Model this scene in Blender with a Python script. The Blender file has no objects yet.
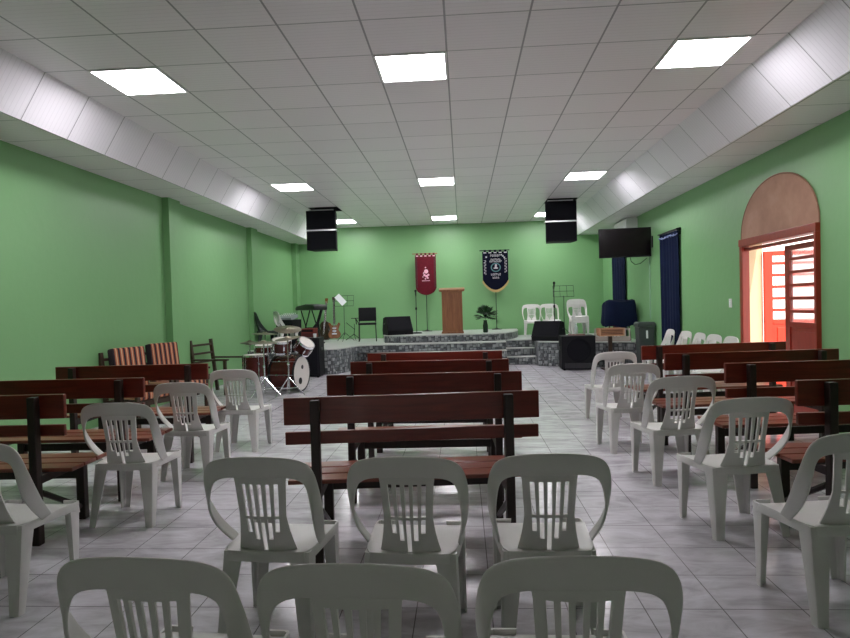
import bpy, bmesh, math, random
from mathutils import Vector, Matrix
random.seed(7)
sc = bpy.context.scene
COL = sc.collection
PI = math.pi

# ------------------------------------------------------------------ materials
MATS = {}
def mat(name, col, rough=0.5, metal=0.0, spec=0.5, **kw):
    if name in MATS: return MATS[name]
    m = bpy.data.materials.new(name); m.use_nodes = True
    b = m.node_tree.nodes['Principled BSDF']
    b.inputs['Base Color'].default_value = (*col, 1)
    b.inputs['Roughness'].default_value = rough
    b.inputs['Metallic'].default_value = metal
    b.inputs['Specular IOR Level'].default_value = spec
    for k, v in kw.items(): b.inputs[k.replace('_', ' ')].default_value = v
    MATS[name] = m
    return m
def nodes(m): return m.node_tree.nodes, m.node_tree.links, m.node_tree.nodes['Principled BSDF']
def mth(N, L, op, a, b=None, c=None):
    n = N.new('ShaderNodeMath'); n.operation = op
    for i, v in enumerate((a, b, c)):
        if v is None: continue
        if isinstance(v, (int, float)): n.inputs[i].default_value = v
        else: L.new(v, n.inputs[i])
    return n.outputs[0]
def mixc(N, L, f, a, b):
    n = N.new('ShaderNodeMix'); n.data_type = 'RGBA'
    if isinstance(f, (int, float)): n.inputs[0].default_value = f
    else: L.new(f, n.inputs[0])
    for i, v in ((6, a), (7, b)):
        if isinstance(v, tuple): n.inputs[i].default_value = (*v, 1)
        else: L.new(v, n.inputs[i])
    return n.outputs[2]
def objcoord(N, L):
    t = N.new('ShaderNodeTexCoord'); s = N.new('ShaderNodeSeparateXYZ')
    L.new(t.outputs['Object'], s.inputs[0])
    return t.outputs['Object'], s.outputs[0], s.outputs[1], s.outputs[2]
def noise(N, L, vec, scale, detail=3, rough=.5, dist=0):
    n = N.new('ShaderNodeTexNoise'); n.inputs['Scale'].default_value = scale
    n.inputs['Detail'].default_value = detail; n.inputs['Roughness'].default_value = rough
    n.inputs['Distortion'].default_value = dist
    L.new(vec, n.inputs['Vector']); return n.outputs['Fac']
def ramp(N, L, f, stops):
    r = N.new('ShaderNodeValToRGB'); L.new(f, r.inputs[0])
    e = r.color_ramp.elements
    while len(e) < len(stops): e.new(.5)
    for i, (p, c) in enumerate(stops):
        e[i].position = p; e[i].color = (*c, 1) if isinstance(c, tuple) else (c, c, c, 1)
    return r.outputs[0]
def line(N, L, coord, off, period, width):   # 1 on a joint line
    a = mth(N, L, 'SUBTRACT', coord, off); a = mth(N, L, 'DIVIDE', a, period)
    a = mth(N, L, 'FRACT', mth(N, L, 'ADD', a, 1000.5)); a = mth(N, L, 'SUBTRACT', a, .5)
    a = mth(N, L, 'ABSOLUTE', a)
    return mth(N, L, 'LESS_THAN', a, width / 2 / period)
def bump(N, L, bsdf, h, dist=.002, strength=.5):
    b = N.new('ShaderNodeBump'); b.inputs['Strength'].default_value = strength
    b.inputs['Distance'].default_value = dist
    L.new(h, b.inputs['Height']); L.new(b.outputs[0], bsdf.inputs['Normal'])

# green painted plaster
m = mat('green_plaster', (.16, .40, .165), .42)
N, L, B = nodes(m); v, x, y, z = objcoord(N, L)
L.new(mixc(N, L, noise(N, L, v, .8, 4), (.178, .378, .158), (.208, .422, .188)), B.inputs['Base Color'])
bump(N, L, B, noise(N, L, v, 9, 5), .01, .25)
# ceiling boards, ribbed, laid in a grid
GX, GY, GT = -.704, 5.12, .625
def ceil_mat(name, colr, xoff):
    m = mat(name, colr, .38)
    N, L, B = nodes(m); v, x, y, z = objcoord(N, L)
    lx = line(N, L, x, GX, GT, .016) if xoff is None else None
    ly = line(N, L, y, GY, GT, .011)
    ln = mth(N, L, 'MAXIMUM', lx, ly) if lx is not None else ly
    # one value per board
    ix = mth(N, L, 'FLOOR', mth(N, L, 'DIVIDE', mth(N, L, 'SUBTRACT', x, GX), GT))
    iy = mth(N, L, 'FLOOR', mth(N, L, 'DIVIDE', mth(N, L, 'SUBTRACT', y, GY), GT))
    cmb = N.new('ShaderNodeCombineXYZ'); L.new(ix, cmb.inputs[0]); L.new(iy, cmb.inputs[1])
    w = N.new('ShaderNodeTexWhiteNoise'); w.noise_dimensions = '3D'; L.new(cmb.outputs[0], w.inputs['Vector'])
    c = mixc(N, L, w.outputs['Value'], tuple(k * .95 for k in colr), colr)
    rib = line(N, L, y, .01, .052, .007)
    c = mixc(N, L, mth(N, L, 'MULTIPLY', rib, .22), c, tuple(k * .55 for k in colr))
    c = mixc(N, L, mth(N, L, 'MULTIPLY', ln, .8), c, (.19, .19, .20))
    L.new(c, B.inputs['Base Color'])
    bump(N, L, B, ln, .004, .3)
    return m
CEIL = ceil_mat('ceiling_board', (.85, .81, .835), None)
SOFF = ceil_mat('soffit_board', (.80, .78, .82), 0)
# floor tiles
m = mat('floor_tile', (.6, .6, .6), .22, spec=.5)
N, L, B = nodes(m); v, x, y, z = objcoord(N, L)
lx = line(N, L, x, 1.10, .335, .005); ly = line(N, L, y, 2.69, .335, .005)
ln = mth(N, L, 'MAXIMUM', lx, ly)
mp = N.new('ShaderNodeMapping'); mp.inputs['Rotation'].default_value = (0, 0, .6); mp.inputs['Scale'].default_value = (1, 2.6, 1)
L.new(v, mp.inputs[0])
nf = noise(N, L, mp.outputs[0], 3.2, 7, .62, .7)
c = ramp(N, L, nf, [(.3, (.40, .375, .405)), (.5, (.57, .55, .585)), (.68, (.70, .69, .73))])
c = mixc(N, L, mth(N, L, 'MULTIPLY', ln, .85), c, (.13, .12, .12))
L.new(c, B.inputs['Base Color'])
L.new(mth(N, L, 'ADD', mth(N, L, 'MULTIPLY', noise(N, L, v, 6, 4), .12), .12), B.inputs['Roughness'])
bump(N, L, B, mth(N, L, 'MULTIPLY', ln, -1), .002, .4)
FLOOR = m
# stage mosaic
m = mat('mosaic_tile', (.4, .4, .4), .3)
N, L, B = nodes(m); v, x, y, z = objcoord(N, L)
vo = N.new('ShaderNodeTexVoronoi'); vo.distance = 'CHEBYCHEV'; vo.inputs['Scale'].default_value = 14; vo.inputs['Randomness'].default_value = .55
L.new(v, vo.inputs['Vector'])
sp = N.new('ShaderNodeSeparateColor'); L.new(vo.outputs['Color'], sp.inputs[0])
c = ramp(N, L, sp.outputs[0], [(0, (.09, .10, .11)), (.5, (.20, .215, .22)), (1, (.36, .38, .38))])
ed = mth(N, L, 'GREATER_THAN', vo.outputs['Distance'], .44)
c = mixc(N, L, mth(N, L, 'MULTIPLY', ed, .9), c, (.035, .04, .045))
g = mth(N, L, 'MAXIMUM', line(N, L, x, 0, .30, .012), line(N, L, z, .005, .173, .012))
c = mixc(N, L, mth(N, L, 'MULTIPLY', g, .8), c, (.05, .055, .06))
L.new(c, B.inputs['Base Color'])
MOSAIC = m
m = mat('stage_top', (.52, .54, .52), .3)
N, L, B = nodes(m); v, x, y, z = objcoord(N, L)
L.new(mixc(N, L, noise(N, L, v, 5, 5), (.42, .44, .42), (.60, .62, .60)), B.inputs['Base Color'])
STTOP = m
# woods
def wood(name, c1, c2, rough, scale=(2, 22, 22), axis_noise=1.4):
    m = mat(name, c1, rough)
    N, L, B = nodes(m); v, x, y, z = objcoord(N, L)
    mp = N.new('ShaderNodeMapping'); mp.inputs['Scale'].default_value = scale; L.new(v, mp.inputs[0])
    f = noise(N, L, mp.outputs[0], axis_noise, 5, .6, .8)
    L.new(ramp(N, L, f, [(.3, c1), (.7, c2)]), B.inputs['Base Color'])
    bump(N, L, B, f, .002, .25)
    return m
CHERRY = wood('cherry_board', (.095, .010, .006), (.19, .022, .012), .30)
SEATW = wood('seat_board', (.15, .035, .022), (.26, .07, .045), .3)
POSTW = wood('dark_post', (.014, .006, .005), (.028, .011, .008), .5, (20, 20, 2))
OAK = wood('lectern_wood', (.20, .075, .03), (.31, .125, .05), .45, (22, 22, 2))
ARMW = wood('armchair_wood', (.03, .016, .010), (.055, .028, .016), .4, (16, 16, 3))
CRATE = wood('crate_wood', (.33, .14, .07), (.46, .22, .12), .6)
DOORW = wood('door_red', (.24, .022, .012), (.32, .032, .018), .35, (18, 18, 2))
SUNLITW = wood('door_red_sunlit', (.70, .028, .006), (.80, .04, .01), .4, (18, 18, 2))  # same door wood, sunlight's brightness put into the colour
GUITW = wood('guitar_wood', (.18, .06, .02), (.30, .12, .04), .25, (20, 20, 3))
DRUMW = wood('drum_shell', (.055, .009, .008), (.09, .015, .012), .22, (5, 5, 5))
PLASTIC = mat('white_plastic', (.70, .69, .665), .33)
m = PLASTIC; N, L, B = nodes(m); v, x, y, z = objcoord(N, L)
L.new(mixc(N, L, noise(N, L, v, 5, 5, .7), (.62, .61, .585), (.75, .74, .715)), B.inputs['Base Color'])
bump(N, L, B, noise(N, L, v, 240, 2), .0005, .15)
BLACK = mat('black_case', (.004, .004, .006), .55, spec=.25)
GRILLE = mat('speaker_grille', (.003, .003, .006), .75, spec=.2)
N, L, B = nodes(GRILLE); v, x, y, z = objcoord(N, L); bump(N, L, B, noise(N, L, v, 300, 1), .001, .5)
SILVER = mat('silver_metal', (.62, .62, .64), .28, 1)
CHROME = mat('chrome', (.75, .75, .78), .15, 1)
DARKMET = mat('dark_metal', (.03, .03, .032), .4, .6)
SCREEN = mat('screen_glass', (.004, .002, .003), .16)
NAVY = mat('navy_cloth', (.010, .022, .062), .85, spec=.15)
N, L, B = nodes(NAVY); v, x, y, z = objcoord(N, L)
L.new(mixc(N, L, noise(N, L, v, 6, 4), (.004, .008, .026), (.008, .015, .048)), B.inputs['Base Color'])
NAVYTRIM = mat('pale_blue_trim', (.25, .3, .5), .8)
REDCLOTH = mat('crimson_cloth', (.16, .006, .016), .7, spec=.2)
N, L, B = nodes(REDCLOTH); v, x, y, z = objcoord(N, L)
L.new(mixc(N, L, noise(N, L, v, 14, 4), (.07, .0025, .007), (.135, .005, .015)), B.inputs['Base Color'])
PINK = mat('pale_pink_print', (.75, .42, .50), .7)
LETTER = mat('banner_lettering', (.50, .48, .50), .7)
EMBLEM = mat('emblem_teal', (.08, .22, .22), .7)
GOLD = mat('gold_fringe', (.50, .36, .14), .7)
BLUEBLK = mat('midnight_cloth', (.003, .004, .013), .85, spec=.1)
HEAD = mat('drum_head', (.66, .62, .58), .4)
BRASS = mat('cymbal_bronze', (.20, .17, .12), .35, .8)
GREYPL = mat('grey_bin_plastic', (.05, .065, .06), .5)
WHITE = mat('white_paint', (.75, .76, .74), .4)
PAPER = mat('paper', (.82, .86, .86), .7)
LEAF = mat('plant_leaf', (.018, .06, .018), .45)
VASE = mat('dark_green_vase', (.012, .035, .018), .25)
TAN = mat('tan_plaster', (.50, .31, .22), .85)
N, L, B = nodes(TAN); v, x, y, z = objcoord(N, L)
L.new(ramp(N, L, noise(N, L, v, 3.2, 5, .6), [(.3, (.38, .21, .145)), (.55, (.47, .275, .19)), (.7, (.52, .32, .235))]), B.inputs['Base Color'])
CREAM = mat('cream_reveal', (.72, .56, .36), .7)
YARD = mat('yard_ground', (.75, .73, .7), .8)
GLASS = mat('louvre_glass', (.9, .93, .93), .25, Transmission_Weight=.85, IOR=1.05)
BLACKHOLE = mat('void_black', (.008, .008, .01), .8)
REDBOX = mat('red_box', (.13, .012, .008), .5)
FENCE = mat('pale_rail', (.38, .34, .30), .6)
DARKPL = mat('dark_green_plastic', (.010, .022, .016), .4)
DIFF = bpy.data.materials.new('light_diffuser'); DIFF.use_nodes = True
_n = DIFF.node_tree.nodes; _b = _n['Principled BSDF']
_b.inputs['Base Color'].default_value = (.9, .9, .9, 1)
_b.inputs['Emission Color'].default_value = (.99, .95, 1, 1); _b.inputs['Emission Strength'].default_value = 40
# striped cushion: orange and black
m = mat('striped_cushion', (.5, .2, .1), .85)
N, L, B = nodes(m); v, x, y, z = objcoord(N, L)
s1 = line(N, L, x, 0, .075, .030); s2 = line(N, L, x, .0375, .075, .012)
c = mixc(N, L, s1, (.42, .13, .06), (.025, .012, .02)); c = mixc(N, L, s2, c, (.62, .40, .24))
L.new(c, B.inputs['Base Color'])
STRIPE = m

# ------------------------------------------------------------------ helpers
def setp(o, label=None, cat=None, group=None, kind=None):
    for k, v in (('label', label), ('category', cat), ('group', group), ('kind', kind)):
        if v: o[k] = v
    return o
def empty(name, loc=(0, 0, 0), rz=0, label=None, cat=None, group=None):
    o = bpy.data.objects.new(name, None); COL.objects.link(o)
    o.location = loc; o.rotation_euler = (0, 0, rz); o.empty_display_size = .1
    return setp(o, label, cat, group)
class MB:
    def __init__(s): s.bm = bmesh.new(); s.mi = 0; s.mats = []
    def use(s, i): s.mi = i; return s
    def _f(s, vs):
        try:
            f = s.bm.faces.new(vs); f.material_index = s.mi; return f
        except ValueError: return None
    def box(s, c, d, rot=None):
        M = Matrix.Translation(c)
        if rot is not None: M = M @ rot
        V = [s.bm.verts.new(M @ Vector((d[0] / 2 * a, d[1] / 2 * b, d[2] / 2 * e))) for a in (-1, 1) for b in (-1, 1) for e in (-1, 1)]
        for q in ((0, 1, 3, 2), (4, 6, 7, 5), (0, 4, 5, 1), (2, 3, 7, 6), (0, 2, 6, 4), (1, 5, 7, 3)):
            s._f([V[i] for i in q])
        return s
    def tube(s, pts, r, n=8, cap=True):
        pts = [Vector(p) for p in pts]
        rs = r if isinstance(r, (list, tuple)) else [r] * len(pts)
        rings = []
        for i, p in enumerate(pts):
            t = (pts[min(i + 1, len(pts) - 1)] - pts[max(i - 1, 0)]).normalized()
            up = Vector((0, 0, 1)) if abs(t.z) < .95 else Vector((0, 1, 0))
            a = t.cross(up).normalized(); b = t.cross(a)
            rings.append([s.bm.verts.new(p + rs[i] * (math.cos(2 * PI * k / n) * a + math.sin(2 * PI * k / n) * b)) for k in range(n)])
        for A, C in zip(rings, rings[1:]):
            for k in range(n): s._f([A[k], A[(k + 1) % n], C[(k + 1) % n], C[k]])
        if cap: s._f(rings[0][::-1]); s._f(rings[-1])
        return s
    def lathe(s, prof, c=(0, 0, 0), n=24, M=None, ring=False):
        M = (M or Matrix.Identity(4)); rings = []
        for r, z in prof:
            rings.append([s.bm.verts.new(Vector(c) + M @ Vector((r * math.cos(2 * PI * k / n), r * math.sin(2 * PI * k / n), z))) for k in range(n)])
        for A, C in zip(rings, rings[1:]):
            for k in range(n): s._f([A[k], A[(k + 1) % n], C[(k + 1) % n], C[k]])
        if ring:
            A, C = rings[-1], rings[0]
            for k in range(n): s._f([A[k], A[(k + 1) % n], C[(k + 1) % n], C[k]])
        else: s._f(rings[0][::-1]); s._f(rings[-1])
        return s
    def prism(s, poly, h0, h1, axis='z', top=None):
        def P(a, b, h): return {'z': (a, b, h), 'y': (a, h, b), 'x': (h, a, b)}[axis]
        A = [s.bm.verts.new(P(a, b, h0)) for a, b in poly]; C = [s.bm.verts.new(P(a, b, h1)) for a, b in poly]
        n = len(poly)
        for i in range(n): s._f([A[i], A[(i + 1) % n], C[(i + 1) % n], C[i]])
        s._f(A[::-1]); f = s._f(C)
        if top is not None and f: f.material_index = top
        return s
    def build(s, name, mats, parent=None, bevel=0, smooth=False, loc=None, rz=None):
        bmesh.ops.recalc_face_normals(s.bm, faces=s.bm.faces)
        if bevel:
            ed = [e for e in s.bm.edges if len(e.link_faces) == 2 and e.calc_face_angle(0) > .5]
            bmesh.ops.bevel(s.bm, geom=ed, offset=bevel, segments=2, affect='EDGES', profile=.6, clamp_overlap=True)
        me = bpy.data.meshes.new(name); s.bm.to_mesh(me); s.bm.free()
        if smooth:
            for p in me.polygons: p.use_smooth = True
            try: me.set_sharp_from_angle(angle=.7)
            except Exception: pass
        for m in (mats if isinstance(mats, (list, tuple)) else [mats]): me.materials.append(m)
        o = bpy.data.objects.new(name, me); COL.objects.link(o)
        if parent: o.parent = parent
        if loc is not None: o.location = loc
        if rz is not None: o.rotation_euler = (0, 0, rz)
        return o
def bake(o, mods):
    for t, kw in mods:
        md = o.modifiers.new(t, t)
        for k, v in kw.items(): setattr(md, k, v)
    bpy.context.view_layer.update()
    dg = bpy.context.evaluated_depsgraph_get()
    me = bpy.data.meshes.new_from_object(o.evaluated_get(dg))
    old = o.data; o.modifiers.clear(); o.data = me; me.name = o.name
    for p in me.polygons: p.use_smooth = True
    try: me.set_sharp_from_angle(angle=.8)
    except Exception: pass
    bpy.data.meshes.remove(old)
    return o
def struct(mb, name, mats, **k):
    o = mb.build(name, mats, **k); o['kind'] = 'structure'; return o
def copy_tree(o, parent=None):
    c = o.copy(); COL.objects.link(c)
    if parent: c.parent = parent
    for ch in list(o.children): copy_tree(ch, c)
    return c
def RX(a): return Matrix.Rotation(a, 4, 'X')
def RY(a): return Matrix.Rotation(a, 4, 'Y')
def RZ(a): return Matrix.Rotation(a, 4, 'Z')

# ------------------------------------------------------------------ room
XL, XR, YB, YF, H, HL, HT = -4.45, 3.655, 16.0, -3.5, 3.48, 3.08, 3.95
DY0, DY1, DZ = 6.43, 8.16, 2.10
struct(MB().box(((XL + XR) / 2, (YB + YF) / 2, -.05), (XR - XL + .6, YB - YF + .4, .1)), 'floor', FLOOR)
struct(MB().box(((XL + XR) / 2, YB + .1, HT / 2), (XR - XL + .6, .2, HT)), 'wall_back', MATS['green_plaster'])
wf = MB().box(((XL - .3 - .45) / 2, YF - .1, HT / 2), (-.45 - XL + .3, .2, HT)).box(((XR + .3 + .10) / 2, YF - .1, HT / 2), (XR + .3 - .10, .2, HT))
wf.box((-.175, YF - .1, (HT + 2.1) / 2), (.55, .2, HT - 2.1))  # doorway gap below is added, unseen, to let daylight onto the near chairs
struct(wf, 'wall_front', MATS['green_plaster'])
w = MB().box((XL - .1, (YB + YF) / 2, HT / 2), (.2, YB - YF, HT))
for y0, y1, d in ((8.85, 9.22, .10), (12.4, 12.78, .10), (15.7, 16.0, .12)):
    w.box((XL + d / 2 - .01, (y0 + y1) / 2, HL / 2), (d + .02, y1 - y0, HL))
struct(w, 'wall_left', MATS['green_plaster'])
w = MB().box((XR + .1, (YF + DY0) / 2, HT / 2), (.2, DY0 - YF, HT))
w.box((XR + .1, (YB + DY1) / 2, HT / 2), (.2, YB - DY1, HT)).box((XR + .1, (DY0 + DY1) / 2, (HT + DZ) / 2), (.2, DY1 - DY0, HT - DZ))
struct(w, 'wall_right', MATS['green_plaster'])

# ceiling: middle field with real openings, slanted bands, low side bands, added light-blocking slab above
SU_L, SD_L, SU_R, SD_R = -3.58, -3.82, 2.68, 3.02
lights = [(k, r) for r in (0, 8, 15) for k in (-4, 0, 4)]
holes = [(-4, 12), (4, 12)]
cb = MB()
rows = [YF] + [GY + GT * j for j in range(-13, 18)] + [YB]
cols = [SU_L] + [GX + GT * i for i in range(-4, 6)] + [SU_R]
for j in range(len(rows) - 1):
    for i in range(len(cols) - 1):
        ki = round((cols[i] - GX) / GT); rj = round((rows[j] - GY) / GT)
        if i > 0 and j > 0 and ((ki, rj) in lights or (ki, rj) in holes): continue
        cb.box(((cols[i] + cols[i + 1]) / 2, (rows[j] + rows[j + 1]) / 2, H + .006), (cols[i + 1] - cols[i], rows[j + 1] - rows[j], .012))
struct(cb, 'ceiling', CEIL)
for nm, xu, xd, xw in (('left', SU_L, SD_L, XL), ('right', SU_R, SD_R, XR)):
    s = MB(); t = .012 * (1 if xw > 0 else -1)
    s.prism([(xu, H), (xd, HL), (xd + t, HL + .01), (xu + t, H + .012)], YF, YB, 'y')
    o = struct(s, 'ceiling_slope_' + nm, SOFF)
    s = MB().box(((xd + xw) / 2, (YF + YB) / 2, HL + .006), (abs(xd - xw), YB - YF, .012))
    o = struct(s, 'ceiling_side_' + nm, CEIL)
struct(MB().box(((XL + XR) / 2, (YB + YF) / 2, HT + .05), (XR - XL + .8, YB - YF + .6, .1)), 'ceiling_light_block', BLACKHOLE)  # unseen slab, added so sky light does not leak in from above
for n, (k, r) in enumerate(holes):
    cx, cy = GX + GT * (k + .5), GY + GT * (r + .5)
    m_ = MB()
    for dx, dy, sx, sy in ((-.32, 0, .02, .66), (.32, 0, .02, .66), (0, -.32, .66, .02), (0, .32, .66, .02)):
        m_.box((cx + dx, cy + dy, H + .11), (sx, sy, .20))
    m_.box((cx, cy, H + .22), (.66, .66, .02))
    struct(m_, 'ceiling_opening_' + ('left', 'right')[n], BLACKHOLE)
rown = {0: 'nearest', 8: 'middle', 15: 'farthest'}; coln = {-4: 'left', 0: 'centre', 4: 'right'}
proto = None
for k, r in lights:
    loc = (GX + GT * (k + .5), GY + GT * (r + .5), H)
    lab = 'square white ceiling light panel, %s of the three in the %s row' % ({-4: 'leftmost', 0: 'middle one', 4: 'rightmost'}[k], {0: 'nearest', 8: 'second', 15: 'farthest'}[r])
    if proto is None:
        proto = empty('ceiling_light', loc, 0, lab, 'ceiling light', 'light panels in the ceiling')
        f = MB()
        for dx, dy, sx, sy in ((-.300, 0, .022, .622), (.300, 0, .022, .622), (0, -.300, .58, .022), (0, .300, .58, .022)):
            f.box((dx, dy, .002), (sx, sy, .024))
        f.box((0, 0, .022), (.622, .622, .008))
        f.build('frame', WHITE, proto)
        MB().box((0, 0, .001), (.58, .58, .012)).build('diffuser', DIFF, proto)
    else:
        c = copy_tree(proto); c.location = loc; c['label'] = lab

# ------------------------------------------------------------------ stage
ST, DA = .52, .69
stage = [(XL, 12.25), (-2.78, 12.25), (-2.62, 12.32), (-2.48, 12.62), (-2.38, 13.0), (-2.28, 13.22), (-2.05, 13.32), (-1.2, 13.36),
         (.93, 13.42), (.95, 14.0), (1.62, 14.0), (1.60, 13.1), (2.0, 12.92), (XR, 12.35), (XR, YB), (XL, YB)]
m_ = MB().prism(stage, 0, ST - .02)
struct(m_, 'stage_platform', MOSAIC)
def grow(poly, d, skipx=True):
    out = []
    n = len(poly)
    for i, (a, b) in enumerate(poly):
        out.append((a, b - d if b < 15.5 else b))
    return out
struct(MB().prism(grow(stage, .02), ST - .02, ST), 'stage_top', STTOP)
dais = [(-1.95, YB), (-1.93, 14.6), (-1.82, 13.95), (-1.55, 13.75), (-1.0, 13.72), (.72, 13.76), (.95, 13.95), (1.15, 14.35), (1.3, 14.9), (1.38, 15.4), (1.40, YB)]
struct(MB().prism(dais, ST, DA - .02), 'stage_dais', MOSAIC)
struct(MB().prism([(a, b - (.02 if b < 15.9 else 0)) for a, b in dais], DA - .02, DA), 'stage_dais_top', STTOP)
# front steps
for i, z in enumerate((.173, .346)):
    yy = 12.86 + .27 * i; s = MB().use(0)
    a = [(-2.42, 13.0 + .1 * i), (-2.3, yy + .12), (-2.0, yy), (.93, yy + .03), (.93, 13.40), (-1.2, 13.34), (-2.05, 13.30), (-2.26, 13.2), (-2.36, 13.0 + .1 * i)]
    s.prism(a, .346 * .5 * i if i else 0, z - .015); s.use(1).prism([(p, q - (.015 if q < 13.28 else 0)) for p, q in a], z - .015, z)
    struct(s, 'stage_front_step_' + str(i + 1), [MOSAIC, STTOP])
for i, z in enumerate((.173, .346)):
    yy = 13.46 + .27 * i; s = MB().use(0)
    s.box((1.275, (yy + 14.0) / 2, z - .173 + .079), (.65, 14.0 - yy, .158)); s.use(1).box((1.275, (yy + 14.0) / 2 - .01, z - .0075), (.65, 14.0 - yy + .02, .015))
    struct(s, 'stage_side_step_' + str(i + 1), [MOSAIC, STTOP])

# ------------------------------------------------------------------ door, arch
yc = (DY0 + DY1) / 2
arch = [(yc + .865 * math.cos(t) , DZ + .66 * (max(0, math.sin(t)) ** .92)) for t in [PI * k / 28 for k in range(29)]]
struct(MB().prism(arch, XR - .012, XR + .02, 'x'), 'trim_arch', TAN)
am = MB().tube([(XR - .008, a, b) for a, b in arch], .010, 6)
struct(am, 'trim_arch_edge', mat('arch_edge', (.30, .16, .10), .8))
fr = MB()
fr.box((XR + .03, yc, DZ - .045), (.16, DY1 - DY0, .09)).box((XR + .03, yc, DZ - .13), (.05, DY1 - DY0 - .1, .04))
fr.box((XR + .01, DY1 - .03, DZ / 2 - .045), (.09, .08, DZ - .09)).box((XR + .03, DY0 + .02, DZ / 2 - .045), (.16, .04, DZ - .09))
struct(fr, 'door_1_frame', DOORW, bevel=.004)
rv = MB().box((XR + .14, DY1 + .012, DZ / 2), (.21, .05, DZ))
struct(rv, 'door_1_reveal', CREAM)
def leaf(name, label, width, M, wood_m):
    """local: x across the leaf, y thickness, z up"""
    root = empty(name, (0, 0, 0), 0, label, 'door', None)
    root.matrix_world = M
    Hh = DZ - .17
    f = MB()
    f.box((.05, 0, Hh / 2), (.10, .045, Hh)).box((width - .05, 0, Hh / 2), (.10, .045, Hh))
    zs = [.06] + [.80 + i * .188 for i in range(7)]
    zs[-1] = Hh - .03
    f.box((width / 2, 0, .09), (width - .2, .045, .18))
    f.box((width / 2, 0, .59), (width - .2, .045, .05))
    for z in [1.02 + i * .150 for i in range(7)]:
        f.box((width / 2, 0, min(z, Hh - .03)), (width - .2, .045, .06 if z < 1.1 or z > 1.9 else .036))
    f.build('door_frame', wood_m, root, bevel=.004)
    p = MB()
    for z0, z1 in ((.18, .565), (.615, .99)):
        p.box((width / 2, 0, (z0 + z1) / 2), (width - .2, .018, z1 - z0))
        p.box((width / 2, 0, (z0 + z1) / 2), (width - .30, .036, z1 - z0 - .09))
    p.build('door_panel', wood_m, root, bevel=.006)
    for i in range(6):
        MB().box((width / 2, 0, 1.02 + i * .150 + .075), (width - .2, .006, .118)).build('glass_pane', GLASS, root)
    k = MB().tube([(width - .05, -.022, .95), (width - .05, -.07, .95), (width - .13, -.07, .95)], .010, 8).build('handle', CHROME, root, smooth=True)
    return root
half = .88
# right leaf closed in the frame
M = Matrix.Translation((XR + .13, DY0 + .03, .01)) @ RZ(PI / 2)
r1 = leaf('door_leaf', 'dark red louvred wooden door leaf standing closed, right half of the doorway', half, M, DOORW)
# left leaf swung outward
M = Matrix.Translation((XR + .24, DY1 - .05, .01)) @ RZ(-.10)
r2 = leaf('door_leaf', 'bright orange-red louvred door leaf swung open outwards, lit by daylight', half, M, SUNLITW)
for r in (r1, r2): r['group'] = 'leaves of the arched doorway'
struct(MB().box((XR + 4.2, 8, -.06), (8.0, 24, .1)), 'trim_yard', YARD)

# light switch
sw = empty('light_switch', (XR, 8.52, 1.28), 0, 'small white light switch plate on the green wall beside the arched door', 'light switch')
MB().box((-.006, 0, 0), (.012, .075, .12)).build('plate', WHITE, sw, bevel=.003)
MB().box((-.015, 0, 0), (.008, .028, .045)).build('rocker', PAPER, sw, bevel=.002)

# curtains
def curtain(y0, y1, z0, z1, label, nf=6):
    r = empty('curtain', (XR, (y0 + y1) / 2, z0), 0, label, 'curtain', 'navy curtains on the right wall')
    bm = MB(); n = 60; g = []
    for i in range(n + 1):
        u = i / n; y = -(y1 - y0) / 2 + (y1 - y0) * u; a = -.050 + .018 * math.sin(u * nf * 2 * PI) + .008 * math.sin(u * 31)
        g.append([bm.bm.verts.new((a * (1 - .15 * k), y, (z1 - z0) * (1 - k))) for k in (0, .25, .5, .75, 1)])
    for A, C in zip(g, g[1:]):
        for k in range(4): bm._f([A[k], A[k + 1], C[k + 1], C[k]])
    o = bm.build('cloth', NAVY, r); bake(o, [('SOLIDIFY', dict(thickness=.004))])
    t = MB()
    pts = [(-.066 + .018 * math.sin(i / n * nf * 2 * PI), -(y1 - y0) / 2 + (y1 - y0) * i / n, (z1 - z0) - .06 + .012 * math.sin(i * .8)) for i in range(n + 1)]
    t.tube(pts, .010, 6).build('trim', NAVYTRIM, r)
    MB().tube([(-.075, -(y1 - y0) / 2 - .04, z1 - z0 + .02), (-.075, (y1 - y0) / 2 + .04, z1 - z0 + .02)], .012, 8).build('rod', DARKMET, r)
    b = MB()
    for s in (-1, 1): b.box((-.04, s * ((y1 - y0) / 2 + .01), z1 - z0 + .02), (.08, .02, .03))
    b.build('rod_bracket', DARKMET, r)
    MB().box((-.012, 0, z1 - z0 - .01), (.024, y1 - y0, .12)).build('valance_board', DARKPL, r)
    return r
curtain(10.37, 11.26, .10, 2.50, 'long navy blue curtain with pale trim hanging between the television and the door')
curtain(13.72, 14.8, .56, 2.50, 'narrow navy curtain hanging in the corner below the wall television', 5)

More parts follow.
